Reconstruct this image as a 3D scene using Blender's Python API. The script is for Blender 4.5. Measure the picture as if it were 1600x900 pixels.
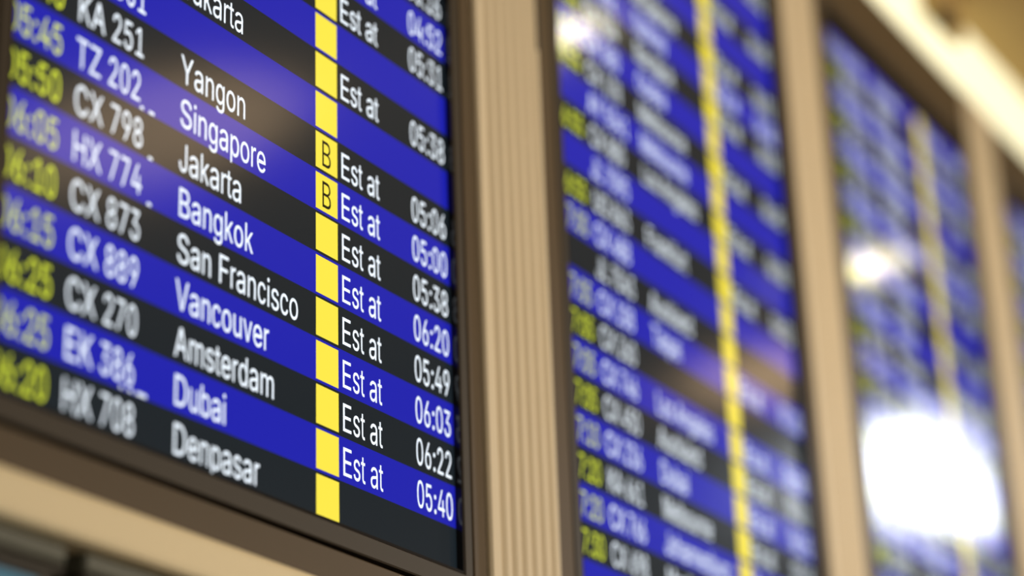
import bpy, math, random
from mathutils import Matrix, Vector

# ------------------------------------------------------------------ frame
S = 0.038                      # one text row of the board, in metres
FPX = 3557.8                   # focal length in pixels of the 1600 wide frame
YAW, PITCH, ROLL = 1.04019892, 0.389359103, 0.0369727028
CU, CV, CW = -37.1328, 25.6612, -26.7113
ZC = 1.60                      # eye height
Z0 = ZC + CV * S
def P(u, v, w=0.0):            # board coordinates: u along, v down, w into the wall
    return Vector((u * S, w * S, Z0 - v * S))

for o in list(bpy.data.objects):
    bpy.data.objects.remove(o)
sc = bpy.context.scene
C = sc.collection

# ------------------------------------------------------------------ camera
fv = Vector((math.sin(YAW) * math.cos(PITCH), -math.sin(PITCH), math.cos(YAW) * math.cos(PITCH)))
rt = Vector((math.cos(YAW), 0, -math.sin(YAW)))
dn = fv.cross(rt)
c_, s_ = math.cos(ROLL), math.sin(ROLL)
ix = rt * c_ + dn * s_
iy = -rt * s_ + dn * c_
def W(d): return Vector((d[0], d[2], -d[1]))
X, Y, Z = W(ix), -W(iy), -W(fv)
cam = bpy.data.cameras.new('camera')
co = bpy.data.objects.new('camera', cam); C.objects.link(co)
m = Matrix((X, Y, Z)).transposed().to_4x4(); m.translation = P(CU, CV, CW)
co.matrix_world = m
cam.sensor_width = 36; cam.lens = 36 * FPX / 1600
cam.clip_start = 0.01
cam.dof.use_dof = True
cam.dof.focus_distance = 49.6 * S
KB = 4500.0                    # blur strength (pixels times rows)
cam.dof.aperture_fstop = (cam.lens / 1000) / (KB / FPX * S)
sc.camera = co

# ------------------------------------------------------------------ light
sc.view_settings.view_transform = 'Standard'
sc.view_settings.look = 'None'
sc.view_settings.gamma = 1.0
sc.view_settings.exposure = 0.0
sc.view_settings.use_curve_mapping = False
sc.cycles.use_denoising = True
wd = bpy.data.worlds.new('hall'); sc.world = wd; wd.use_nodes = True
bg = wd.node_tree.nodes['Background']
bg.inputs[0].default_value = (1.0, 0.86, 0.64, 1); bg.inputs[1].default_value = 0.4
def area(name, loc, target, size, power, col):
    l = bpy.data.lights.new(name, 'AREA'); l.energy = power; l.color = col; l.shape = 'RECTANGLE'
    l.size, l.size_y = size; l.spread = math.radians(70)
    o = bpy.data.objects.new(name, l); C.objects.link(o); o.location = loc
    o.rotation_euler = (Vector(target) - Vector(loc)).to_track_quat('-Z', 'Y').to_euler()
    return o
area('board_fill_light', (2.6, -3.6, 2.0), (0.8, 0, 2.5), (1.2, 0.6), 19, (1.0, 0.86, 0.66))  # added unseen fill lamp, brightens the posts, trim and sill of the board

# ------------------------------------------------------------------ materials
def lin(c):
    return tuple(((x / 255 / 12.92) if x / 255 <= .04045 else ((x / 255 + .055) / 1.055) ** 2.4) for x in c)
def mat(name, col, rough=0.5, metal=0.0, emit=None, estr=1.0, noise=0.0, nscale=40.0, stretch=None, spec=0.5):
    mt = bpy.data.materials.new(name); mt.use_nodes = True
    nt = mt.node_tree; b = nt.nodes['Principled BSDF']
    b.inputs['Base Color'].default_value = (*col, 1)
    b.inputs['Roughness'].default_value = rough
    b.inputs['Metallic'].default_value = metal
    b.inputs['Specular IOR Level'].default_value = spec
    if emit:
        b.inputs['Emission Color'].default_value = (*emit, 1)
        b.inputs['Emission Strength'].default_value = estr
    if noise:
        tc = nt.nodes.new('ShaderNodeTexCoord'); mp = nt.nodes.new('ShaderNodeMapping')
        nz = nt.nodes.new('ShaderNodeTexNoise'); rp = nt.nodes.new('ShaderNodeValToRGB')
        nz.inputs['Scale'].default_value = nscale
        if stretch: mp.inputs['Scale'].default_value = stretch
        rp.color_ramp.elements[0].color = (*[x * (1 - noise) for x in col], 1)
        rp.color_ramp.elements[1].color = (*[min(1, x * (1 + noise)) for x in col], 1)
        nt.links.new(tc.outputs['Object'], mp.inputs['Vector'])
        nt.links.new(mp.outputs['Vector'], nz.inputs['Vector'])
        nt.links.new(nz.outputs['Fac'], rp.inputs['Fac'])
        nt.links.new(rp.outputs['Color'], b.inputs['Base Color'])
    return mt
GL = 0.14                      # gloss of the screen glass
def glow(name, e): return mat(name, (0.006, 0.006, 0.007), GL, 0, e, 1.0, spec=0.24)
M = {
    'blue': glow('screen_blue', (0.011, 0.014, 0.42)),
    'dark': glow('screen_dark', (0.010, 0.016, 0.021)),
    'white': glow('screen_white', (1.05, 1.15, 1.25)),
    'tile': glow('screen_yellow', (1.0, 0.83, 0.07)),
    'ink': glow('screen_black_ink', (0.012, 0.010, 0.004)),
    'lime': glow('screen_lime', (0.86, 0.98, 0.055)),
    'pale': glow('screen_pale_lime', (0.82, 0.92, 0.15)),
    'black': mat('screen_black_glass', (0.006, 0.006, 0.008), GL, spec=0.24),
    'lip': mat('glossy_black_lip', (0.006, 0.005, 0.007), 0.18),
    'bezel': mat('monitor_bezel_grey', (0.048, 0.038, 0.029), 0.5, spec=0.25, noise=0.1, nscale=900),
    'trim': mat('bronze_trim', (0.092, 0.063, 0.035), 0.5, spec=0.25, noise=0.08, nscale=600),
    'cream': mat('champagne_aluminium', (0.735, 0.63, 0.47), 0.5, 0.0, spec=0.3, noise=0.06, nscale=120, stretch=(1, 1, .03)),
    'sill': mat('champagne_sill', (0.90, 0.77, 0.53), 0.5, 0.0, spec=0.3, noise=0.05, nscale=400),
    'back': mat('backing_panel', (0.05, 0.04, 0.03), 0.7),
    'gasket': mat('dark_gasket', (0.03, 0.024, 0.018), 0.6),
    'ceil': mat('tan_ceiling_paint', (0.48, 0.34, 0.145), 0.8, spec=0.15, noise=0.04, nscale=6),
    'floor': mat('terrazzo_floor', (0.12, 0.10, 0.08), 0.45, noise=0.25, nscale=90),
    'cove': mat('lit_cove_diffuser', (0.8, 0.8, 0.7), 0.5, 0, (1.0, 0.96, 0.62), 0.88),
    'housing': mat('fitting_housing', (0.12, 0.09, 0.06), 0.5),
    'knob': mat('dark_knob', (0.05, 0.035, 0.02), 0.45),
    'spot': mat('downlight_lens', (0.8, 0.8, 0.7), 0.4, 0, (1.0, 0.88, 0.60), 170.0),
    'warm': mat('warm_lamp_diffuser', (0.8, 0.7, 0.5), 0.5, 0, (1.0, 0.66, 0.36), 4.2),
    'day': mat('rooflight_glass', (0.8, 0.8, 0.8), 0.5, 0, (0.95, 1.0, 1.05), 38.0),
    'panelgrey': mat('grey_sign_panel', (0.10, 0.105, 0.085), 0.4),
    'teal': glow('screen_teal', (0.06, 0.14, 0.18)),
}

# ------------------------------------------------------------------ mesh helpers
def link(name, me, parent=None):
    o = bpy.data.objects.new(name, me); C.objects.link(o)
    if parent is not None: o.parent = parent
    return o
def tag(o, label=None, cat=None, group=None, kind=None):
    if label: o['label'] = label
    if cat: o['category'] = cat
    if group: o['group'] = group
    if kind: o['kind'] = kind
    return o
def empty(name, u, v, w):
    o = bpy.data.objects.new(name, None); C.objects.link(o); o.location = P(u, v, w)
    o.empty_display_size = .05
    return o
class MB:
    """collects faces in board coordinates; build() makes one mesh relative to its parent"""
    def __init__(self): self.v, self.f, self.mi = [], [], []
    def face(self, pts, mi=0):
        n = len(self.v); self.v += [tuple(p) for p in pts]
        self.f.append(tuple(range(n, n + len(pts)))); self.mi.append(mi)
    def box(self, u0, u1, v0, v1, w0, w1, bev=0.0, mi=0):
        # w0 = front (towards the viewer, smaller), w1 = back; bev = chamfer of the front edges
        b = bev
        def ring(i, w): return [(u0 + i, v0 + i, w), (u1 - i, v0 + i, w), (u1 - i, v1 - i, w), (u0 + i, v1 - i, w)]
        rs = [ring(0, w1), ring(0, w0 + b), ring(b, w0)] if b else [ring(0, w1), ring(0, w0)]
        for a, c in zip(rs, rs[1:]):
            for i in range(4):
                j = (i + 1) % 4
                self.face([a[j], a[i], c[i], c[j]], mi)
        f = rs[-1]; self.face([f[3], f[2], f[1], f[0]][::-1], mi)
        k = rs[0]; self.face(k[::-1], mi)
        return self
    def build(self, name, mats, parent=None, smooth=False):
        if not isinstance(mats, (list, tuple)): mats = [mats]
        base = parent.matrix_world.translation if False else (parent_loc(parent) if parent is not None else Vector((0, 0, 0)))
        me = bpy.data.meshes.new(name)
        me.from_pydata([P(*p) - base for p in self.v], [], self.f)
        for mm in mats: me.materials.append(mm)
        for p_, i in zip(me.polygons, self.mi): p_.material_index = i; p_.use_smooth = smooth
        import bmesh
        bm = bmesh.new(); bm.from_mesh(me)
        bmesh.ops.remove_doubles(bm, verts=bm.verts, dist=1e-6)
        bmesh.ops.recalc_face_normals(bm, faces=bm.faces)
        bm.to_mesh(me); bm.free()
        return link(name, me, parent)
def parent_loc(o):
    l = Vector((0, 0, 0))
    while o is not None:
        l += o.location; o = o.parent
    return l
def ring_frame(mb, a, b, w0, w1, bev=0.0):
    """picture-frame ring between inner rect a=(u0,u1,v0,v1) and outer rect b, front at w0"""
    def r(q, d, w): return [(q[0] - d, q[2] - d, w), (q[1] + d, q[2] - d, w), (q[1] + d, q[3] + d, w), (q[0] - d, q[3] + d, w)]
    loops = [r(a, 0, w1), r(a, 0, w0 + bev), r(a, bev, w0), r(b, -bev, w0), r(b, 0, w0 + bev), r(b, 0, w1)]
    for x, y in zip(loops, loops[1:]):
        for i in range(4):
            j = (i + 1) % 4
            mb.face([x[i], x[j], y[j], y[i]])
    return mb

# ------------------------------------------------------------------ lettering
GLYPHS = """
0453|227,-7 200,-5 174,1 151,10 130,24 111,41 95,62 81,86 69,113 60,144 53,178 49,214 48,254 49,294 53,330 60,364 69,395 81,423 95,447 111,467 130,484 151,498 174,508 200,514 227,516 254,514 279,508 302,498 323,484 342,467 358,447 372,423 384,395 393,364 400,330 404,294 405,254 404,214 400,178 393,144 384,113 372,86 358,62 342,41 323,24 302,10 279,1 254,-5|227,50 251,53 272,61 290,74 303,87 313,103 322,122 330,144 336,168 340,194 343,223 344,254 343,285 340,314 336,341 330,365 322,386 313,405 303,422 290,435 272,449 251,457 227,460 203,457 182,449 163,435 151,422 140,405 131,386 123,365 117,341 113,314 110,285 109,254 110,223 113,194 117,168 123,144 131,122 140,103 151,87 163,74 182,61 203,53
1453|76,0 76,55 391,55 391,0|276,509 276,0 212,0 212,448 209,448 86,358 86,427 198,509
2453|64,0 64,47 234,229 282,282 294,298 303,313 311,327 316,341 319,356 320,371 319,389 315,405 308,419 298,431 287,441 273,449 258,455 242,459 224,460 205,459 188,454 172,447 159,438 148,427 139,413 132,398 128,381 127,362 66,362 67,384 71,405 77,424 86,442 102,463 121,481 143,496 162,505 181,511 202,515 225,516 247,515 268,511 287,505 306,497 328,483 346,465 361,445 372,423 379,398 381,372 380,354 377,336 371,318 363,299 351,280 336,259 322,242 306,223 288,202 267,180 153,60 153,57 389,57 389,0
3453|218,-7 195,-6 173,-3 152,3 133,10 109,23 88,38 70,57 57,79 48,104 44,132 109,132 112,115 118,100 126,87 137,76 150,66 165,59 182,54 200,51 219,50 239,51 257,55 275,61 291,69 304,80 315,93 323,108 327,125 329,145 328,163 323,180 316,196 305,211 292,223 275,234 254,242 229,246 201,248 157,248 157,299 288,448 288,452 70,452 70,509 372,509 372,461 211,278 211,289 238,290 264,288 287,284 308,276 327,265 344,253 359,239 371,222 381,204 388,185 392,166 393,145 392,123 387,103 380,84 370,66 358,50 344,35 327,23 309,12 288,4 266,-2 243,-6
4453|40,105 40,158 247,509 311,509 109,166 109,163 413,163 413,105|282,0 282,121 282,146 282,318 343,318 343,0
5453|221,-7 199,-6 178,-2 159,3 140,11 118,24 99,41 83,60 71,82 63,105 60,130 122,130 125,115 130,102 138,89 148,78 160,68 173,60 188,54 204,51 221,50 241,52 259,56 276,64 291,75 304,88 314,104 322,122 326,141 328,162 326,183 322,203 314,221 303,237 290,251 275,262 257,270 238,275 218,277 201,276 184,273 167,268 152,262 139,255 128,246 67,253 96,509 366,509 366,452 151,452 134,301 136,301 148,310 162,318 178,325 194,330 211,333 229,334 252,332 274,328 294,321 313,312 330,300 345,285 358,269 370,251 379,231 386,210 390,187 391,163 390,139 386,116 379,96 369,76 357,58 343,41 327,27 309,15 289,6 268,-1 245,-6
6453|226,-7 203,-6 182,-2 161,5 142,15 125,27 109,40 96,56 84,74 75,94 69,115 65,138 64,162 66,187 71,212 80,239 90,261 102,285 118,311 137,340 252,509 322,509 151,261 145,261 151,271 157,280 165,288 174,295 185,302 196,307 208,311 221,313 235,314 258,313 278,309 298,303 316,295 337,280 355,262 370,240 378,221 384,202 388,180 389,157 388,134 384,112 377,92 368,73 356,55 343,39 327,26 310,14 291,5 271,-2 249,-6|226,48 245,50 263,55 279,63 293,73 305,86 314,101 321,118 326,137 327,157 326,177 321,196 314,213 305,228 293,241 279,251 263,259 245,264 226,265 207,264 190,259 174,252 160,242 148,229 138,214 131,197 126,178 125,158 126,138 131,119 138,102 148,86 160,73 174,63 190,55 207,50
7453|97,0 323,448 323,452 62,452 62,509 391,509 391,449 165,0
8453|226,-7 201,-6 178,-2 156,3 136,11 117,21 100,33 86,47 74,62 62,84 54,109 52,135 53,156 58,176 65,195 75,212 87,228 101,241 117,252 134,260 153,265 153,267 130,276 110,289 93,308 80,330 73,354 70,380 72,405 79,428 90,450 105,469 124,485 146,498 164,506 183,512 204,515 226,516 248,515 269,512 288,506 306,498 328,485 346,469 361,450 373,428 380,405 382,380 379,354 372,330 359,308 343,289 323,276 300,267 300,265 318,260 335,252 351,241 365,228 377,212 387,195 395,176 399,156 401,135 398,109 391,84 378,62 362,42 341,25 317,11 297,3 274,-2 251,-6|226,49 248,50 267,54 285,60 300,69 313,79 323,91 331,106 335,122 337,139 335,157 330,174 322,189 312,202 299,213 283,223 265,230 246,234 226,235 206,234 187,230 169,223 153,213 140,202 130,189 122,174 117,157 115,139 117,122 121,106 129,91 139,79 152,69 167,60 185,54 205,50|226,290 243,291 259,294 274,300 287,308 298,318 307,330 314,344 318,359 319,376 318,392 314,407 308,420 299,432 288,442 275,449 260,455 244,459 226,460 208,459 192,455 177,449 164,442 153,432 145,420 138,407 134,392 133,376 134,359 138,344 145,330 153,318 164,308 178,300 193,294 209,291
9453|226,516 249,515 271,510 291,503 310,494 328,482 343,468 357,452 368,434 377,414 384,394 388,371 389,347 387,322 382,297 373,270 363,248 350,224 334,197 315,168 200,0 130,0 301,248 307,248 302,238 295,229 287,221 278,214 268,207 257,202 245,198 232,196 218,195 196,196 174,200 155,206 137,214 116,229 98,247 83,269 75,287 69,307 65,329 64,352 65,375 69,397 76,417 85,436 96,454 110,469 125,483 143,494 162,503 182,510 203,515|226,460 207,459 190,454 174,446 160,436 148,423 138,407 131,390 127,372 125,352 127,331 131,312 138,295 148,280 160,267 174,257 190,249 207,245 226,243 245,245 263,249 279,257 293,267 305,280 314,295 321,312 326,330 327,350 326,371 321,390 314,407 305,423 293,436 279,446 263,454 245,459
:188|95,-4 83,-3 73,2 63,9 56,18 51,29 50,41 51,53 56,64 63,73 73,81 83,85 95,87 107,85 118,81 128,73 135,64 140,53 141,41 140,29 135,18 128,9 118,2 107,-3|95,271 83,272 73,277 63,284 56,294 51,304 50,316 51,328 56,339 63,349 73,356 83,360 95,362 107,360 118,356 128,349 135,339 140,328 141,316 140,304 135,294 128,284 118,277 107,272
A480|16,0 201,509 276,509 463,0 395,0 287,302 264,372 232,478 245,478 213,371 191,302 85,0|110,142 110,199 370,199 370,142
B456|60,0 60,509 241,509 266,508 290,504 310,499 329,491 350,477 367,461 381,442 390,421 396,398 398,374 397,353 393,335 387,320 378,307 368,295 356,286 343,278 330,272 315,267 315,262 331,259 347,254 363,245 378,234 391,220 402,203 411,184 416,161 418,136 416,111 410,88 400,67 386,48 367,31 344,18 324,10 301,4 276,1 247,0|125,57 245,57 272,58 296,63 315,70 330,80 344,96 352,115 355,137 354,154 349,169 342,184 332,197 320,208 306,218 289,225 270,230 248,231 125,231|125,285 238,285 256,286 273,290 288,296 302,304 314,314 323,326 330,340 335,355 336,372 333,394 326,413 313,429 294,442 270,449 240,452 125,452
C510|267,-7 235,-5 205,1 176,11 150,25 126,42 104,63 86,87 70,115 57,146 48,179 42,215 40,254 42,293 48,329 57,362 70,393 86,421 104,445 126,466 150,484 176,498 205,508 235,514 267,516 292,515 317,511 340,504 362,496 383,485 402,471 419,456 435,438 448,418 459,397 467,373 473,348 408,348 403,365 397,381 389,395 380,407 369,418 357,428 344,437 330,444 315,449 300,453 284,455 267,456 244,454 223,450 203,442 184,432 166,419 150,404 137,385 125,364 116,340 109,314 104,285 103,254 104,223 109,195 116,169 125,145 137,124 151,105 166,89 184,76 203,66 223,59 244,54 267,53 284,54 300,56 315,60 330,65 344,72 357,81 369,91 380,102 389,114 397,128 403,144 408,160 473,160 467,135 459,112 448,91 435,71 420,53 402,38 383,24 363,13 341,5 317,-2 293,-6
D502|219,0 96,0 96,57 215,57 245,58 272,63 296,70 318,81 337,94 354,110 368,128 379,149 388,172 394,198 398,225 399,255 398,285 394,312 388,338 379,361 368,381 354,399 338,415 320,428 299,438 275,446 249,450 221,452 93,452 93,509 225,509 261,507 294,501 325,492 353,478 378,461 399,441 418,418 433,391 446,361 455,329 460,293 462,255 460,217 455,181 446,149 433,119 417,92 398,68 376,48 351,31 322,17 291,8 256,2|125,509 125,0 60,0 60,509
E419|60,0 60,509 372,509 372,452 125,452 125,286 355,286 355,229 125,229 125,57 375,57 375,0
F410|60,0 60,509 369,509 369,452 125,452 125,278 346,278 346,221 125,221 125,0
G520|269,-7 236,-5 205,1 176,11 149,25 125,43 103,64 85,88 69,116 56,147 47,180 42,216 40,254 42,293 47,329 56,362 69,393 85,421 103,445 125,466 149,484 175,498 203,508 233,514 265,516 291,515 316,511 340,504 363,495 384,483 403,469 421,453 436,436 449,416 460,395 468,373 474,349 408,349 402,365 395,379 387,393 378,405 368,417 356,427 343,436 330,443 315,448 299,452 283,455 265,456 243,454 222,450 202,442 183,432 166,419 150,404 137,385 125,364 116,340 109,314 104,285 103,254 104,223 109,195 116,169 125,145 137,124 151,105 166,89 184,76 203,66 224,59 246,54 269,53 296,55 322,61 345,71 365,85 382,102 396,123 404,141 410,160 414,180 415,202 434,199 283,199 283,256 478,256 478,200 476,170 471,141 463,115 451,91 436,69 419,50 399,33 377,19 352,8 326,0 298,-5
H517|60,0 60,509 125,509 125,289 392,289 392,509 457,509 457,0 392,0 392,232 125,232 125,0
I301|31,0 31,57 118,57 118,452 31,452 31,509 269,509 269,452 183,452 183,57 269,57 269,0
J396|185,-7 153,-5 124,3 98,15 75,33 57,55 44,81 36,111 33,145 33,173 98,173 98,145 101,117 109,93 122,74 139,61 160,53 185,50 209,53 230,61 248,74 261,93 269,117 272,145 272,509 336,509 336,145 333,111 326,81 312,55 294,33 271,15 246,3 217,-5
K467|104,145 104,216 139,261 174,303 212,344 364,509 448,509 231,276 228,276|60,0 60,509 125,509 125,334 124,225 125,193 125,0|372,0 188,259 228,309 449,0
L393|60,0 60,509 125,509 125,57 361,57 361,0
M628|60,0 60,509 152,509 277,187 287,159 299,123 311,84 322,49 307,49 318,83 330,121 342,158 352,187 476,509 568,509 568,0 504,0 504,291 504,327 505,369 506,413 507,457 513,457 498,409 482,363 467,322 456,291 342,0 286,0 170,291 159,321 145,361 129,408 112,457 119,457 120,416 121,372 122,328 122,291 122,0
N523|60,0 60,509 136,509 343,183 363,151 388,107 414,55 405,54 401,108 399,157 399,195 399,509 463,509 463,0 387,0 202,290 177,331 148,381 108,452 119,454 122,384 124,328 125,291 125,0
O533|267,-7 235,-5 205,1 176,11 150,25 126,42 105,63 86,87 70,115 57,146 48,179 42,215 40,254 42,293 48,329 57,362 70,393 86,421 105,445 126,466 150,484 176,498 205,508 235,514 267,516 299,514 329,508 358,498 384,484 408,466 429,445 448,421 464,393 477,362 486,329 491,293 493,254 491,215 486,179 477,146 464,115 448,87 429,63 408,42 384,25 358,11 329,1 299,-5|267,53 289,54 310,59 330,66 349,76 367,89 383,104 396,123 408,144 418,168 425,194 429,223 430,254 429,286 425,315 418,341 408,365 396,386 383,404 367,420 349,433 330,443 310,450 289,455 267,456 244,455 223,450 203,443 184,433 166,420 151,404 137,385 125,364 116,340 109,314 104,285 103,254 104,223 109,194 116,168 125,144 137,123 151,105 166,89 184,76 203,66 223,59 244,54
P445|60,0 60,509 235,509 263,508 289,504 312,497 332,487 350,476 366,462 379,447 390,430 398,411 404,391 408,370 409,348 408,325 404,304 398,284 390,265 379,248 366,233 350,219 332,207 312,198 289,191 263,187 235,186 109,186 109,242 233,242 258,244 279,248 297,256 312,266 324,279 333,294 339,311 343,329 344,348 343,367 339,385 333,402 324,416 312,429 297,439 279,446 257,451 232,452 125,452 125,0
R449|60,0 60,509 236,509 264,508 289,504 312,498 333,489 357,474 376,455 390,433 398,415 404,395 408,374 409,352 408,330 404,309 398,289 390,271 376,250 357,232 333,217 312,209 289,203 264,199 236,198 96,198 96,255 234,255 258,256 280,260 298,267 313,276 325,287 334,300 340,316 344,333 345,352 344,371 340,389 334,405 325,419 313,430 298,440 279,447 258,451 233,452 125,452 125,0|353,0 230,229 303,229 428,0
S447|224,-9 197,-8 172,-4 149,1 128,9 108,19 91,31 76,44 64,60 54,77 46,96 41,115 38,137 104,137 107,118 114,102 123,88 135,76 150,66 166,59 184,53 204,50 224,49 246,50 267,54 286,60 303,69 317,79 329,92 338,106 344,122 346,139 344,154 340,168 332,179 322,189 310,197 296,205 245,222 184,239 154,249 128,261 105,274 86,289 71,307 60,326 54,348 52,372 55,400 62,425 75,448 87,463 102,476 119,488 138,498 158,506 180,512 203,515 227,516 252,515 274,512 296,506 316,498 340,484 360,468 377,449 390,427 398,403 401,378 337,378 332,401 320,421 302,437 285,446 267,453 247,458 225,459 204,458 185,454 167,448 152,440 139,430 129,418 121,405 117,391 115,376 117,359 122,345 131,334 142,324 155,315 169,308 212,293 264,279 312,264 328,256 344,248 359,238 372,226 384,213 395,198 402,180 407,161 408,139 406,112 398,87 386,64 374,48 360,34 343,22 323,11 302,2 278,-4 252,-8
T449|32,452 32,509 417,509 417,452 257,452 257,0 193,0 193,452
U517|259,-8 230,-7 203,-2 177,5 154,15 133,28 114,43 98,61 85,80 74,101 66,124 62,148 60,173 60,509 124,509 124,178 126,155 132,133 141,113 153,95 169,80 187,68 208,59 232,54 259,52 286,54 310,59 331,68 349,80 365,95 377,113 386,133 391,155 393,178 393,509 457,509 457,173 456,148 451,124 444,101 433,80 419,61 403,43 384,28 363,15 340,5 315,-2 288,-7
V480|204,0 16,509 84,509 192,206 215,137 248,31 235,31 267,138 290,206 395,509 463,509 278,0
W686|155,0 16,509 82,509 163,196 175,145 187,94 197,40 189,40 200,94 211,145 224,196 306,509 380,509 462,196 474,145 486,94 497,40 488,40 499,94 510,145 523,196 603,509 670,509 530,0 455,0 368,323 351,391 336,475 350,475 335,395 318,323 230,0
X474|18,0 217,284 217,236 29,509 104,509 178,400 204,361 223,329 243,292 232,292 252,329 272,361 298,400 374,509 446,509 259,239 259,287 456,0 382,0 292,129 268,165 250,195 230,231 244,231 225,196 206,166 182,129 91,0
Y472|203,0 203,208 16,509 91,509 192,344 222,292 250,230 224,230 233,254 242,275 251,293 280,344 381,509 455,509 268,208 268,0
Z438|42,0 42,46 273,385 306,431 341,476 348,454 285,452 223,452 40,452 40,509 397,509 397,462 169,129 134,81 97,33 90,54 152,57 214,57 399,57 399,0
a389|160,-9 137,-7 115,-3 94,5 76,15 61,29 48,45 38,63 32,84 30,108 32,128 36,146 43,161 53,174 64,184 78,193 93,200 108,206 125,211 178,220 234,227 247,229 257,231 265,235 271,240 275,246 276,255 276,257 275,272 272,285 267,297 260,307 251,315 240,322 227,327 212,330 196,331 179,330 163,327 149,322 137,316 127,309 118,301 111,292 105,283 100,274 41,291 51,312 64,331 79,346 96,358 114,368 133,375 153,380 173,383 194,384 208,384 223,382 239,379 255,375 271,369 286,360 300,350 312,336 322,320 330,301 335,278 337,251 337,0 277,0 277,52 272,52 267,43 260,34 252,25 242,16 229,8 215,1 199,-4 181,-8|170,45 192,47 211,51 228,59 242,69 254,80 263,93 270,107 274,122 276,138 276,190 272,187 267,184 259,182 231,176 200,171 175,168 134,159 122,154 112,147 103,139 97,130 93,118 92,105 93,93 96,82 102,72 110,64 119,57 130,52 142,48 156,46
b424|229,-8 207,-7 188,-3 172,4 159,12 147,21 138,31 118,59 112,59 112,0 53,0 53,509 114,509 114,319 118,319 137,346 146,356 158,365 171,373 187,379 207,383 229,384 252,383 274,378 294,371 313,361 330,348 345,332 359,314 370,293 379,270 385,245 389,218 390,189 389,160 385,133 379,107 370,84 359,63 345,45 330,29 313,16 294,6 274,-2 252,-6|220,47 242,49 262,55 279,66 294,80 306,97 316,117 323,139 327,163 328,189 327,215 323,239 316,261 307,281 295,297 280,311 263,322 243,328 220,330 198,328 178,322 161,312 146,299 134,282 125,263 118,241 114,216 113,189 114,162 118,137 125,115 135,95 147,79 162,65 179,55 198,49
c396|207,-8 182,-6 159,-2 137,6 117,16 99,30 82,46 68,64 56,85 46,108 39,133 35,159 34,187 35,216 39,243 46,268 56,291 68,312 82,330 99,346 117,360 137,370 159,378 182,382 207,384 225,383 243,381 260,377 276,371 291,364 305,356 318,346 330,335 340,322 349,308 356,293 362,277 303,262 300,272 295,281 290,289 284,297 278,304 270,311 262,317 252,321 242,325 231,328 220,329 207,330 183,328 163,321 145,310 130,296 118,278 108,258 101,236 97,212 96,187 97,163 101,139 108,117 118,97 130,80 145,66 163,55 183,48 207,46 220,47 232,49 243,52 253,56 262,60 271,66 279,73 286,80 292,89 304,117 363,102 357,86 350,70 341,56 331,43 319,32 306,21 292,12 277,5 261,-1 244,-5 226,-7
d424|195,-8 172,-6 151,-2 130,6 111,16 94,29 79,45 66,63 55,84 46,107 39,133 35,160 34,189 35,218 39,245 46,270 55,293 66,314 80,332 95,348 112,361 131,371 151,378 173,383 196,384 218,383 237,379 253,373 267,365 278,356 287,346 295,336 301,327 306,319 311,319 311,509 372,509 372,0 313,0 313,59 307,59 287,31 277,21 266,12 252,4 236,-3 217,-7|205,47 226,49 246,55 263,65 278,79 290,95 299,115 306,137 311,162 312,189 311,216 307,241 300,263 290,282 278,299 263,312 246,322 227,328 205,330 182,328 162,322 145,311 130,297 118,281 108,261 101,239 97,215 96,189 97,163 102,139 109,117 118,97 130,80 145,66 162,55 182,49
e404|212,-8 185,-6 160,-2 138,6 117,16 98,30 82,46 68,64 56,85 46,108 39,132 35,159 34,187 35,215 39,242 46,267 55,290 67,311 80,329 97,346 115,359 135,370 157,378 180,382 205,384 226,383 246,380 266,374 285,366 302,355 319,341 334,324 347,305 357,282 363,263 367,242 370,219 371,194 371,169 75,169 75,221 338,221 310,202 309,226 305,248 298,269 289,287 277,302 263,314 246,323 227,328 205,330 183,328 164,323 146,313 131,301 119,287 109,270 102,251 97,231 96,211 96,178 98,151 102,127 110,106 121,88 135,73 151,61 169,53 190,48 212,46 227,47 241,49 254,53 266,58 276,65 285,73 293,83 300,93 306,105 365,91 358,72 348,55 335,39 320,25 302,14 283,4 261,-3 237,-7
f254|228,379 228,327 6,327 6,379|81,0 81,432 83,452 88,470 96,486 107,499 120,510 135,519 152,525 169,529 187,530 222,527 243,521 227,468 215,472 195,474 178,472 164,468 154,460 147,449 143,436 142,419 142,0
g425|207,-151 180,-150 156,-146 134,-140 114,-132 97,-122 82,-110 70,-97 59,-84 51,-69 101,-41 122,-66 131,-74 142,-82 154,-88 169,-93 187,-96 207,-97 236,-95 261,-87 282,-75 298,-57 308,-34 311,-6 311,68 306,68 287,41 277,32 266,24 252,16 236,10 217,6 195,5 172,6 151,10 132,17 113,27 95,39 80,53 66,70 55,90 46,112 39,136 35,163 34,191 35,219 39,246 46,270 55,293 66,314 80,332 95,348 112,361 131,371 152,378 173,383 196,384 218,383 237,379 253,373 267,365 279,356 288,346 308,319 313,319 313,379 372,379 372,-9 371,-33 367,-54 360,-73 350,-90 334,-109 314,-124 291,-136 272,-143 251,-147 230,-150|205,59 227,61 247,66 264,75 279,87 291,103 300,121 307,142 311,166 312,193 311,219 307,242 300,264 291,283 279,299 264,312 247,322 227,328 205,330 182,328 162,322 145,312 130,298 118,281 109,262 102,241 97,218 96,193 97,167 102,144 109,123 118,104 130,89 145,76 163,67 183,61
h410|114,227 114,0 53,0 53,509 114,509 114,287 102,287 112,311 124,332 137,349 152,362 175,374 200,382 227,384 252,382 275,377 295,369 313,356 329,340 341,321 348,304 353,285 356,263 357,240 357,0 296,0 296,235 293,263 286,286 273,304 256,318 235,326 210,329 192,328 176,324 161,317 147,308 136,297 126,283 119,266 115,248
i167|53,0 53,379 114,379 114,0|84,443 73,444 63,448 54,455 47,463 42,472 41,483 42,494 47,503 54,512 63,519 73,523 84,524 95,523 105,519 114,512 121,503 125,494 126,483 125,472 121,463 114,455 105,448 95,444
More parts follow.
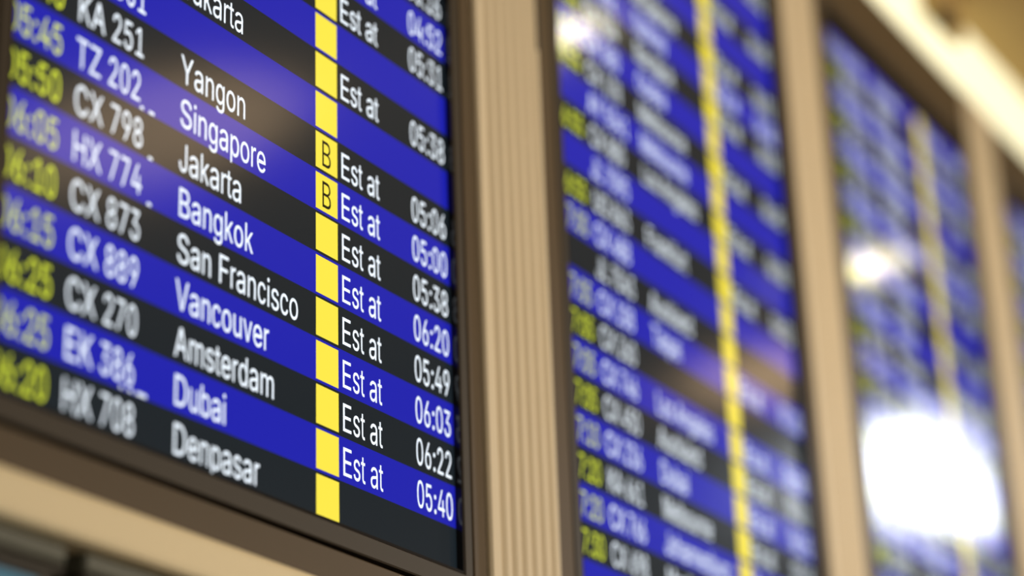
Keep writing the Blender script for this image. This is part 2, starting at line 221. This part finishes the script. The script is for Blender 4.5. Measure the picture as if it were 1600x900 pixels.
j167|53,379 114,379 114,-30 113,-52 109,-72 102,-90 92,-106 80,-119 65,-129 47,-137 27,-141 4,-143 -10,-143 -10,-87 2,-87 18,-85 31,-80 40,-72 47,-61 52,-46 53,-29|83,443 72,444 62,448 53,455 46,463 42,472 41,483 42,494 46,503 53,512 62,519 72,523 83,524 94,523 105,519 114,512 121,503 125,494 126,483 125,472 121,463 114,455 105,448 94,444
k381|110,137 110,212 121,212 284,379 360,379 184,199 177,199|53,0 53,509 114,509 114,0|294,0 148,186 191,229 372,0
l189|139,-2 112,0 91,8 74,20 62,37 55,59 53,84 53,509 114,509 114,99 115,83 117,71 120,62 126,56 135,53 146,52 160,53 170,54 181,3 162,-1
m610|53,0 53,379 112,379 112,295 108,295 114,314 122,331 132,346 144,358 158,368 172,376 187,382 203,385 219,386 245,383 268,375 287,361 303,342 314,320 321,295 312,295 318,312 326,328 337,343 350,356 365,366 381,375 398,381 417,385 437,386 458,384 478,380 497,372 514,361 529,346 541,328 550,307 555,283 557,255 557,0 496,0 496,254 493,279 486,298 473,313 456,323 438,328 419,330 403,329 388,326 374,320 363,312 353,302 345,290 340,277 336,263 335,247 335,0 274,0 274,260 272,280 265,297 253,311 238,322 220,328 199,330 185,329 171,326 158,320 145,312 135,302 126,289 119,274 115,257 114,238 114,0
n410|114,227 114,0 53,0 53,379 112,379 112,287 102,287 112,311 124,332 137,349 152,362 175,374 200,382 227,384 252,382 275,377 295,369 313,356 328,340 341,321 348,304 353,285 356,263 357,240 357,0 296,0 296,235 293,263 286,286 273,304 256,318 235,326 210,329 192,328 176,324 161,317 147,308 136,297 126,283 119,266 115,248
o415|207,-8 182,-6 159,-2 137,6 117,16 99,30 82,46 68,64 56,85 46,108 39,133 35,159 34,187 35,216 39,243 46,268 56,291 68,312 82,330 99,346 117,360 137,370 159,378 182,382 207,384 232,382 256,378 279,370 299,360 317,346 334,330 347,312 359,291 369,268 376,243 380,216 381,187 380,159 376,133 369,108 359,85 347,64 334,46 317,30 299,16 279,6 256,-2 232,-6|207,46 231,48 252,55 270,66 285,80 298,97 307,117 314,139 318,163 319,187 318,212 314,236 307,258 298,278 285,296 270,310 252,321 231,328 207,330 183,328 163,321 145,310 130,296 118,278 108,258 101,236 97,212 96,187 97,163 101,139 108,117 118,97 130,80 145,66 163,55 183,48
p424|53,-143 53,379 112,379 112,319 118,319 137,346 146,356 158,365 171,373 187,379 207,383 229,384 252,383 274,378 294,371 313,361 330,348 345,332 359,314 370,293 379,270 385,245 389,218 390,189 389,160 385,133 379,107 370,84 359,63 345,45 330,29 313,16 294,6 274,-2 252,-6 229,-8 207,-7 189,-3 173,4 159,12 147,21 138,31 118,59 114,59 114,-143|220,47 242,49 262,55 279,66 294,80 306,97 316,117 323,139 327,163 328,189 327,215 323,239 316,261 307,281 295,297 280,311 263,322 243,328 220,330 198,328 178,322 161,312 146,299 134,282 125,263 118,241 114,216 113,189 114,162 118,137 125,115 135,95 147,79 162,65 179,55 198,49
r259|53,0 53,379 112,379 112,321 115,321 124,339 136,354 152,367 171,377 191,383 213,385 229,384 243,384 243,322 230,324 207,326 190,325 174,321 159,315 146,306 135,296 126,284 119,270 115,254 114,237 114,0
s365|182,-8 157,-7 134,-3 112,3 93,12 76,24 62,38 50,54 42,73 36,94 94,107 101,88 111,72 124,60 140,52 159,47 181,45 206,47 227,53 244,62 257,74 265,88 268,103 266,115 262,126 254,136 243,144 229,150 212,155 149,170 125,177 104,186 86,196 72,208 58,227 50,249 47,274 49,295 55,314 65,332 79,347 95,360 115,370 137,378 161,383 187,384 212,383 234,379 254,372 271,363 286,352 299,339 309,324 318,308 324,290 268,277 262,291 254,304 243,316 228,325 210,331 187,333 166,331 147,326 131,317 119,305 111,292 109,277 111,264 116,253 124,243 136,235 152,229 172,223 229,209 254,202 275,193 292,183 306,171 320,153 328,131 331,107 329,85 323,65 312,47 298,31 281,17 260,6 236,-2 210,-6
t227|204,379 204,327 6,327 6,379|65,471 126,471 126,98 127,83 130,70 136,61 144,55 156,51 170,50 185,51 202,54 213,2 192,-3 168,-4 145,-2 125,2 107,10 92,21 77,40 68,64 65,93
u410|182,-5 158,-3 135,2 115,11 97,23 81,39 69,59 62,76 57,95 54,116 53,139 53,379 114,379 114,144 116,116 124,93 137,75 154,61 175,53 200,50 218,51 234,55 249,62 263,71 274,83 283,97 290,113 295,132 296,153 296,379 357,379 357,0 298,0 298,92 307,92 297,68 286,47 272,30 257,17 234,5 209,-3
v389|163,0 17,379 84,379 165,155 187,87 206,21 184,21 203,87 224,155 305,379 371,379 226,0
w567|138,0 23,379 87,379 133,214 154,137 175,41 165,41 186,135 206,214 252,379 316,379 362,214 382,136 402,41 391,41 413,135 434,214 480,379 545,379 429,0 368,0 319,172 305,225 291,280 277,338 291,338 277,280 263,225 248,172 199,0
x379|21,0 171,218 171,171 29,379 100,379 147,306 179,253 207,206 175,206 202,253 233,306 282,379 352,379 209,169 209,214 358,0 287,0 231,85 200,136 173,182 205,182 178,136 148,85 91,0
y389|47,-139 61,-86 71,-87 83,-89 94,-90 104,-89 113,-86 122,-81 130,-74 138,-64 145,-52 151,-36 163,-1 17,379 84,379 165,155 187,87 206,21 184,21 202,87 224,155 305,379 371,379 204,-58 196,-77 187,-93 177,-107 165,-119 153,-128 139,-136 124,-141 108,-144 91,-145 65,-143
z380|42,0 42,46 254,320 254,323 48,323 48,379 333,379 333,331 126,60 126,56 339,56 339,0
"""
ADV = dict(zip("0123456789", [556] * 10)); ADV.update({':': 278, ' ': 278})
ADV.update(dict(zip("ABCDEFGHIJKLMNOPQRSTUVWXYZ", [667,667,722,722,667,611,778,722,278,500,667,556,833,722,778,667,778,722,667,611,722,667,944,667,667,611])))
ADV.update(dict(zip("abcdefghijklmnopqrstuvwxyz", [556,556,500,556,556,278,556,556,222,222,500,222,833,556,556,556,556,333,500,278,556,500,722,500,500,500])))
RAW, CACHE = {}, {}
for ln in GLYPHS.strip('\n').split('\n'):
    head, *sp = ln[1:].split('|')
    RAW[ln[0]] = (int(head), [[tuple(map(int, q.split(','))) for q in s.split(' ')] for s in sp])
CAP_G = 509.0
def glyph(ch):
    """flat filled mesh of one character: x in 1/1000 of its own advance box, y in cap heights"""
    if ch in CACHE: return CACHE[ch]
    adv, sp = RAW[ch]
    def signed(s): return sum(p[0] * q[1] - p[1] * q[0] for p, q in zip(s, s[1:] + s[:1]))
    def inside(p, s):
        r = False
        for (x0, y0), (x1, y1) in zip(s, s[1:] + s[:1]):
            if (y0 > p[1]) != (y1 > p[1]) and p[0] < (x1 - x0) * (p[1] - y0) / (y1 - y0) + x0: r = not r
        return r
    groups = [[s] for s in sp if signed(s) < 0]
    for h in (s for s in sp if signed(s) > 0):
        for g in groups:
            if inside(h[0], g[0]): g.append(h); break
    vs, fs = [], []
    for g in groups:
        cu = bpy.data.curves.new('g', 'CURVE'); cu.dimensions = '2D'; cu.fill_mode = 'BOTH'
        for s in g:
            k = cu.splines.new('POLY'); k.points.add(len(s) - 1); k.use_cyclic_u = True
            for pt, (x, y) in zip(k.points, s): pt.co = (x / 1000, y / 1000, 0, 1)
        o = bpy.data.objects.new('g', cu); me = o.to_mesh(); n = len(vs)
        vs += [(v.co.x * 1000 / adv, v.co.y * 1000 / CAP_G) for v in me.vertices]
        fs += [tuple(i + n for i in p.vertices) for p in me.polygons]
        o.to_mesh_clear(); bpy.data.objects.remove(o); bpy.data.curves.remove(cu)
    CACHE[ch] = (vs, fs)
    return CACHE[ch]
CAPH = 0.635
EM = 0.894 * 0.69              # condensed
def twidth(s, k=1.0): return sum(ADV[c] for c in s) / 1000 * EM * k
def text(mb, s, u, base, w, kx=1.0, cap=CAPH, mi=0):
    for ch in s:
        a = ADV[ch] / 1000 * EM * kx
        if ch != ' ':
            vs, fs = glyph(ch); n = len(mb.v)
            mb.v += [(u + x * a, base - y * cap, w) for x, y in vs]
            mb.f += [tuple(i + n for i in f) for f in fs]; mb.mi += [mi] * len(fs)
        u += a
    return mb

# ------------------------------------------------------------------ the board setting
V_TOP, V_BOT = -14.5, 11.97
VC = -21.3                     # ceiling
def struct(o): return tag(o, kind='structure')
struct(MB().box(-60, 150, VC, 60, 1.2, 2.4).build('wall_back', M['back']))
def poly_slab(mb, pts, v0, v1):
    mb.face([(u, v1, w) for u, w in pts]); mb.face([(u, v0, w) for u, w in pts])
    n = len(pts)
    for i in range(n):
        a, b = pts[i], pts[(i + 1) % n]
        mb.face([(a[0], v0, a[1]), (b[0], v0, b[1]), (b[0], v1, b[1]), (a[0], v1, a[1])])
    return mb
struct(poly_slab(MB(), [(-60, -74), (150, -74), (150, 1.2), (-60, 1.2)], VC - 4, VC).build('ceiling', M['ceil']))
VF = CV + ZC / S
struct(poly_slab(MB(), [(-120, -150), (220, -150), (220, 2.4), (-120, 2.4)], VF, VF + 3).build('floor', M['floor']))
# header and sill of the board
struct(MB().box(-34, 70, -17.2, -14.95, -0.22, 1.2, 0.05).build('trim_1', M['trim']))
sl = MB()
prof = [(13.36, 1.2), (13.36, -0.30), (13.42, -0.40), (13.52, -0.44), (14.10, -0.44), (14.20, -0.40), (14.26, -0.30), (14.26, 1.2)]
for (a, b) in zip(prof, prof[1:] + prof[:1]):
    sl.face([(-34, a[0], a[1]), (70, a[0], a[1]), (70, b[0], b[1]), (-34, b[0], b[1])])
sl.face([(-34, p[0], p[1]) for p in prof]); sl.face([(70, p[0], p[1]) for p in prof])
struct(sl.build('trim_2', M['sill']))

# ------------------------------------------------------------------ displays
E0 = 'Est at'
DASHES = {4: [(-5.95, -5.85), (-5.68, -5.52)], 5: [(-5.66, -5.54)], 6: [(-5.66, -5.54)], 10: [(-6.28, -6.2), (-6.03, -5.93), (-5.80, -5.52)]}
ROWS1 = {
    -6: ('', '', '', '', '', ''), -5: ('05:05', 'CX 261', '', '', E0, '05:09'), -4: ('05:10', 'KA 233', '', '', E0, '05:20'),
    -3: ('05:15', 'CX 708', '', '', E0, '05:16'), -2: ('05:15', 'HX 668', '', '', E0, '04:52'),
    -1: ('05:20', 'CX 776', 'Jakarta', '', E0, '05:31'), 0: ('05:30', 'KA 391', '', '', '', ''),
    1: ('05:30', 'GA 860', 'Jakarta', '', E0, '05:38'), 2: ('05:35', 'CX 361', '', '', '', ''),
    3: ('05:40', 'KA 251', 'Yangon', 'B', E0, '05:06'), 4: ('05:45', 'TZ 202', 'Singapore', 'B', E0, '05:00'),
    5: ('05:50', 'CX 798', 'Jakarta', '', E0, '05:38'), 6: ('06:05', 'HX 774', 'Bangkok', '', E0, '06:20'),
    7: ('06:10', 'CX 873', 'San Francisco', '', E0, '05:49'), 8: ('06:15', 'CX 889', 'Vancouver', '', E0, '06:03'),
    9: ('06:25', 'CX 270', 'Amsterdam', '', E0, '06:22'), 10: ('06:25', 'EK 386', 'Dubai', '', E0, '05:40'),
    11: ('06:20', 'HX 708', 'Denpasar', '', '', ''),
}
ROWS1[1] = ('05:30', 'GA 860', 'Jakarta', '', E0, '05:38')
CITIES = ['Auckland', 'Manila', 'Shanghai', 'Melbourne', 'Kaohsiung', 'Beijing', 'Christchurch', 'Taipei', 'Frankfurt', 'Sydney', 'Seoul', 'Penang']
def plain(times, cities, blank_est, flights):
    r = {}
    for i, k in enumerate(range(-14, 12)):
        t = times[i % len(times)]
        r[k] = (t, flights[i % len(flights)], cities[i % len(cities)], '', '' if k in blank_est else E0, '' if k in blank_est else '0%d:%02d' % (6 + (i % 9 > 5), (i * 17) % 60))
    return r
ROWS2 = {
    -13: ('06:40', 'CX 420', 'Manila', '', E0, '06:31'), -12: ('06:40', 'KA 877', 'Kaohsiung', '', '', ''),
    -11: ('06:45', 'CX 402', 'Taipei', '', E0, '06:40'), -10: ('', 'BA 456', 'Beijing', '', '', ''),
    -9: ('06:45', 'CX 734', 'Singapore', '', E0, '06:52'), -8: ('06:50', 'UA 862', 'Sydney', '', E0, '06:48'),
    -7: ('06:50', 'CX 334', 'Bangkok', '', E0, '06:50'), -6: ('06:55', 'CX 380', 'Osaka', '', '', ''),
    -5: ('06:55', 'CX 178', 'Melbourne', '', E0, '06:45'), -4: ('', 'AY 5041', 'Melbourne', '', '', ''),
    -3: ('06:55', 'CX 880', 'Los Angeles', '', E0, '06:30'), -2: ('', 'JL 7095', '', '', '', ''),
    -1: ('06:55', 'UO 843', 'Frankfurt', '', E0, '06:51'), 0: ('07:00', 'CX 488', '', '', '', ''),
    1: ('', 'JL 7043', 'Auckland', '', '', ''), 2: ('07:05', 'CX 108', 'Taipei', '', E0, '07:10'),
    3: ('07:05', 'CX 260', '', '', '', ''), 4: ('07:05', 'CX 746', 'Los Angeles', '', E0, '06:58'),
    5: ('07:05', 'CX 450', 'Auckland', '', E0, '07:01'), 6: ('07:10', 'CX 236', 'Dubai', '', E0, '06:55'),
    7: ('07:20', 'KA 661', 'Melbourne', '', E0, '07:15'), 8: ('07:20', 'CX 766', 'Johannesburg', '', E0, '07:12'),
    9: ('07:30', 'CX 698', 'Manila', '', '', ''), 10: ('', '', 'Shanghai', '', '', ''), 11: ('07:35', 'KA 485', 'Taipei', '', '', ''),
}
FL3 = ['CX 523', 'KA 801', 'HX 283', 'CX 910', 'UO 651', 'CX 412', 'EK 380', 'KA 433', 'CX 636']
TM3 = ['07:40', '07:40', '07:45', '07:50', '07:50', '07:55', '08:00', '08:05', '08:10', '08:10', '08:15', '08:20', '08:30']
ROWS3 = plain(TM3, CITIES, (-10, -6, -4, 0, 2, 6), FL3)
ROWS4 = plain(['08:40', '08:45', '08:50', '09:00', '09:05'], CITIES[::-1], (-8, -2, 4), FL3[::-1])


def make_display(key, act, label, rows, content0, voff, sur):
    u0, u1 = act
    root = empty('flight_display', (u0 + u1) / 2, V_BOT, 0.0)
    tag(root, label, 'screen', 'flight information screens on the board')
    def cu(x): return u0 + (x - C0) * kx
    C0 = -9.75; kx = (u1 - u0) / 15.2
    MB().box(u0 - .3, u1 + .3, V_TOP - .3, V_BOT + .3, 0.0, 0.9).build('screen_panel', M['black'], root)
    lp = ring_frame(MB(), (u0, u1, V_TOP, V_BOT), (u0 - .06, u1 + .06, V_TOP - .06, V_BOT + .06), -0.18, 0.0)
    lp.build('screen_lip', M['lip'], root)
    bz = ring_frame(MB(), (u0 - .06, u1 + .06, V_TOP - .06, V_BOT + .06), (u0 - .42, u1 + .40, V_TOP - .42, V_BOT + .52), -0.20, 0.9, 0.03)
    bz.build('bezel', M['bezel'], root)
    sr = ring_frame(MB(), (u0 - .47, u1 + .45, V_TOP - .44, V_BOT + .62), (sur[0], sur[1], V_TOP - .45 - .0, 13.34), -0.20, 1.0, 0.03)
    sr.build('surround', M['trim'], root)
    for k in sorted(rows):
        tm, fl, de, be, es, et = rows[k]
        t = k + voff
        if t - .06 < V_TOP or t + .94 > V_BOT + .1: continue
        b1 = min(t + .94, V_BOT)
        blue = (k % 2 == 0)
        rw = MB(); rw.face([(u0, t - .06, -.004), (u1, t - .06, -.004), (u1, b1, -.004), (u0, b1, -.004)])
        row = rw.build('schedule_row', M['blue' if blue else 'dark'], root)
        base = t + .795
        def put(name, s, u, mm, kk=1.0):
            if s: text(MB(), s, cu(u), base, -.009, kx * kk).build(name, mm, row)
        put('scheduled_time', tm, -9.78, M['pale' if blue else 'lime'])
        put('flight_number', fl, -7.88, M['white'])
        put('destination', de, -4.73, M['white'], 1.04)
        tb = MB(); tb.face([(cu(0), t, -.008), (cu(.825), t, -.008), (cu(.825), t + .88, -.008), (cu(0), t + .88, -.008)], 0)
        if be: text(tb, be, cu(.19), t + .78, -.012, kx, CAPH, 1)
        tb.build('belt_tile', [M['tile'], M['ink']], row)
        put('status', es, .93, M['white'])
        put('estimated_time', et, 3.82, M['white'])
        if key == 1 and k in DASHES:
            d = MB()
            for x0, x1 in DASHES[k]:
                d.face([(x0, t + .86, -.009), (x1, t + .86, -.009), (x1, t + .93, -.009), (x0, t + .93, -.009)])
            d.build('clipped_text', M['white'], row)
    return root
make_display(1, (-9.75, 5.45), 'nearest flight arrivals screen, sharp white city names from Yangon down to Denpasar', ROWS1, 0, 0.0, (-10.80, 6.46))
make_display(2, (11.10, 26.0), 'second flight screen, between the wide sharp fluted post and the blurred narrower post', ROWS2, 0, 0.36, (9.80, 26.66))
make_display(3, (30.95, 44.8), 'third flight screen, with the large white window glare across its lower half', ROWS3, 0, 0.2, (29.68, 45.46))
make_display(4, (50.0, 63.6), 'farthest flight screen, only a blurred sliver at the right edge of the photo', ROWS4, 0, 0.1, (48.64, 64.7))

# ------------------------------------------------------------------ fluted posts between the screens
def post(ul, ur, label, gasket=False):
    root = empty('fluted_post', (ul + ur) / 2, 13.34, 0.0)
    tag(root, label, 'post', 'fluted cream posts between the screens')
    n = 6
    pts = [(ul, 1.0), (ul, -0.26), (ul + .06, -0.32), (ul + .42, -0.32)]
    per = (ur - ul - .48) / n
    for i in range(n):
        x = ul + .42 + per * i
        pts += [(x + per * .08, -0.22), (x + per * .30, -0.22), (x + per * .56, -0.30), (x + per * .68, -0.32), (x + per, -0.32)]
    pts += [(ur, -0.26), (ur, 1.0)]
    b = MB(); v0, v1 = -17.15, 13.34
    for a, c in zip(pts, pts[1:]):
        b.face([(a[0], v0, a[1]), (c[0], v0, c[1]), (c[0], v1, c[1]), (a[0], v1, a[1])])
    b.face([(p[0], v0, p[1]) for p in pts]); b.face([(p[0], v1, p[1]) for p in pts])
    b.build('post_body', M['cream'], root)
    if gasket:
        MB().box(ur - .14, ur + .02, -16.0, -3.2, -0.345, -0.15, 0.03).build('gasket_strip', M['gasket'], root)
post(-14.2, -10.85, 'fluted cream aluminium post at the left end of the board, left of the nearest screen')
post(6.50, 9.75, 'wide fluted cream aluminium post right of the nearest sharp flight screen', True)
post(26.72, 29.62, 'blurred cream post between the second flight screen and the screen with the white glare')
post(45.52, 48.58, 'narrow blurred cream post right of the screen with the white glare')
post(64.8, 68.0, 'cream post at the far right end of the board, beyond the farthest screen')

# ------------------------------------------------------------------ lit strip above the board
def light_cove():
    root = empty('light_cove', 20, -17.2, 0.6)
    tag(root, 'glowing cream light strip running along the top of the board under the ceiling', 'light')
    MB().box(-34, 90, -21.28, -17.22, 0.55, 1.18).build('housing', M['housing'], root)
    MB().box(-33.8, 89.8, -21.2, -17.25, -0.05, 0.55, 0.15).build('diffuser', M['cove'], root)
light_cove()

# small dark fitting on the ceiling in front of the strip
def cyl(mb, cu_, cv_, w0, w1, r0, r1, n=28, cap=True):
    a = [(cu_ + r0 * math.cos(2 * math.pi * i / n), cv_ + r0 * math.sin(2 * math.pi * i / n), w0) for i in range(n)]
    b = [(cu_ + r1 * math.cos(2 * math.pi * i / n), cv_ + r1 * math.sin(2 * math.pi * i / n), w1) for i in range(n)]
    for i in range(n):
        j = (i + 1) % n; mb.face([a[i], a[j], b[j], b[i]])
    if cap: mb.face(a); mb.face(b[::-1])
    return mb
def fitting(u, v):
    root = empty('ceiling_bracket', u, VC, -0.6)
    tag(root, 'small tan bracket with a round dark knob hanging from the ceiling before the light strip', 'fitting')
    MB().box(u - .7, u + 3.0, VC, v - .5, -0.75, -0.20, 0.12).build('bracket', M['ceil'], root)
    k = cyl(MB(), u, v - .15, -1.2, -0.75, .42, .50); k.build('knob', M['knob'], root)
fitting(42.3, -18.7)

# ------------------------------------------------------------------ lamps of the ceiling (mirrored in the glass)
def ring_v(mb, uc, wc, v0, v1, r0, r1, n=32):
    for i in range(n):
        a0, a1 = 2 * math.pi * i / n, 2 * math.pi * (i + 1) / n
        mb.face([(uc + r0 * math.cos(a0), v0, wc + r0 * math.sin(a0)), (uc + r0 * math.cos(a1), v0, wc + r0 * math.sin(a1)),
                 (uc + r1 * math.cos(a1), v1, wc + r1 * math.sin(a1)), (uc + r1 * math.cos(a0), v1, wc + r1 * math.sin(a0))])
    return mb
def disc_v(mb, uc, wc, v, r, n=32):
    mb.face([(uc + r * math.cos(2 * math.pi * i / n), v, wc + r * math.sin(2 * math.pi * i / n)) for i in range(n)]); return mb
def downlight(u, q, r, label):
    root = empty('ceiling_downlight', u, VC, -q)
    tag(root, label, 'light', 'round downlights in the ceiling')
    b = ring_v(MB(), u, -q, VC + .02, VC + .14, r * 1.35, r * 1.25); ring_v(b, u, -q, VC + .14, VC + .03, r * 1.25, r)
    b.build('rim', M['housing'], root)
    disc_v(MB(), u, -q, VC + .05, r).build('lens', M['spot'], root)
downlight(38.3, 14.33, .50, 'round ceiling downlight mirrored as a pale spot at the top of the second screen')
downlight(70.1, 14.1, .62, 'round ceiling downlight mirrored as a white dot on the left of the third screen')
def warm_lamp(u, q, du, dq, label):
    root = empty('ceiling_lamp', u, VC, -q)
    tag(root, label, 'light', 'dim warm ceiling lamps')
    n = 36; rings = []
    for (f, dv) in ((1.0, 0.0), (1.0, .5), (.93, .75), (.7, 1.15), (.35, 1.4), (.02, 1.45)):
        rings.append([(u + du * f * math.cos(2 * math.pi * i / n), VC + .02 + dv, -q + dq * f * math.sin(2 * math.pi * i / n)) for i in range(n)])
    h, b = MB(), MB()
    for t, (x, y) in enumerate(zip(rings, rings[1:])):
        for i in range(n):
            j = (i + 1) % n; (h if t < 2 else b).face([x[i], x[j], y[j], y[i]])
    b.face(rings[-1])
    h.build('rim', M['housing'], root); b.build('diffuser', M['warm'], root)
warm_lamp(34.3, 34.0, 5.0, 8.5, 'oval warm ceiling lamp mirrored as brown haze on the nearest screen')
warm_lamp(81.0, 25.2, 5.0, 5.0, 'oval warm ceiling lamp mirrored as brown haze low on the second screen')
def rooflight():
    root = empty('rooflight', 108, VC, -28)
    tag(root, 'bright daylight roof window mirrored as white glare on the third screen', 'window')
    pts = [(94.2, -21.4), (104, -23.0), (127, -25.5), (112.3, -30.2), (105, -30.2), (96, -25.0)]
    b = MB(); b.face([(u, VC + .04, w) for u, w in pts]); b.build('pane', M['day'], root)
    cu_, cw_ = sum(p[0] for p in pts) / len(pts), sum(p[1] for p in pts) / len(pts)
    out = [(cu_ + (u - cu_) * 1.05, cw_ + (w - cw_) * 1.05) for u, w in pts]
    f = MB()
    for i in range(len(pts)):
        j = (i + 1) % len(pts)
        f.face([(pts[i][0], VC + .04, pts[i][1]), (pts[j][0], VC + .04, pts[j][1]), (pts[j][0], VC + .3, pts[j][1]), (pts[i][0], VC + .3, pts[i][1])])
        f.face([(pts[i][0], VC + .3, pts[i][1]), (pts[j][0], VC + .3, pts[j][1]), (out[j][0], VC + .3, out[j][1]), (out[i][0], VC + .3, out[i][1])])
        f.face([(out[i][0], VC + .3, out[i][1]), (out[j][0], VC + .3, out[j][1]), (out[j][0], VC + .01, out[j][1]), (out[i][0], VC + .01, out[i][1])])
    f.build('frame', M['cream'], root)
rooflight()

# ------------------------------------------------------------------ lower row under the sill
def lower_panel(a, b, label):
    root = empty('sign_panel', (a + b) / 2, 15.0, 0.3)
    tag(root, label, 'panel', 'grey panels under the sill')
    MB().box(a, b, 14.27, 14.62, -0.02, 1.0, 0.05).build('panel_face', M['panelgrey'], root)
    MB().box(a, b, 14.64, 14.82, 0.02, 1.0, 0.05).build('lower_rail', M['gasket'], root)
lower_panel(-22, -7.55, 'olive grey panel strip under the sill at the bottom left corner')
lower_panel(-7.05, 10, 'grey panel strip under the sill right of the dark joint')
def lower_display(a, b):
    root = empty('lower_display', (a + b) / 2, 30, 0.4)
    tag(root, 'dim teal screen in the bottom left corner below the olive panel', 'screen')
    MB().box(a + .3, b - .3, 15.0, 29.7, 0.05, 1.0).build('screen_panel', M['teal'], root)
    ring_frame(MB(), (a + .3, b - .3, 15.0, 29.7), (a, b, 14.85, 30), 0.0, 1.0, 0.03).build('bezel', M['gasket'], root)
lower_display(-23, -7.9)
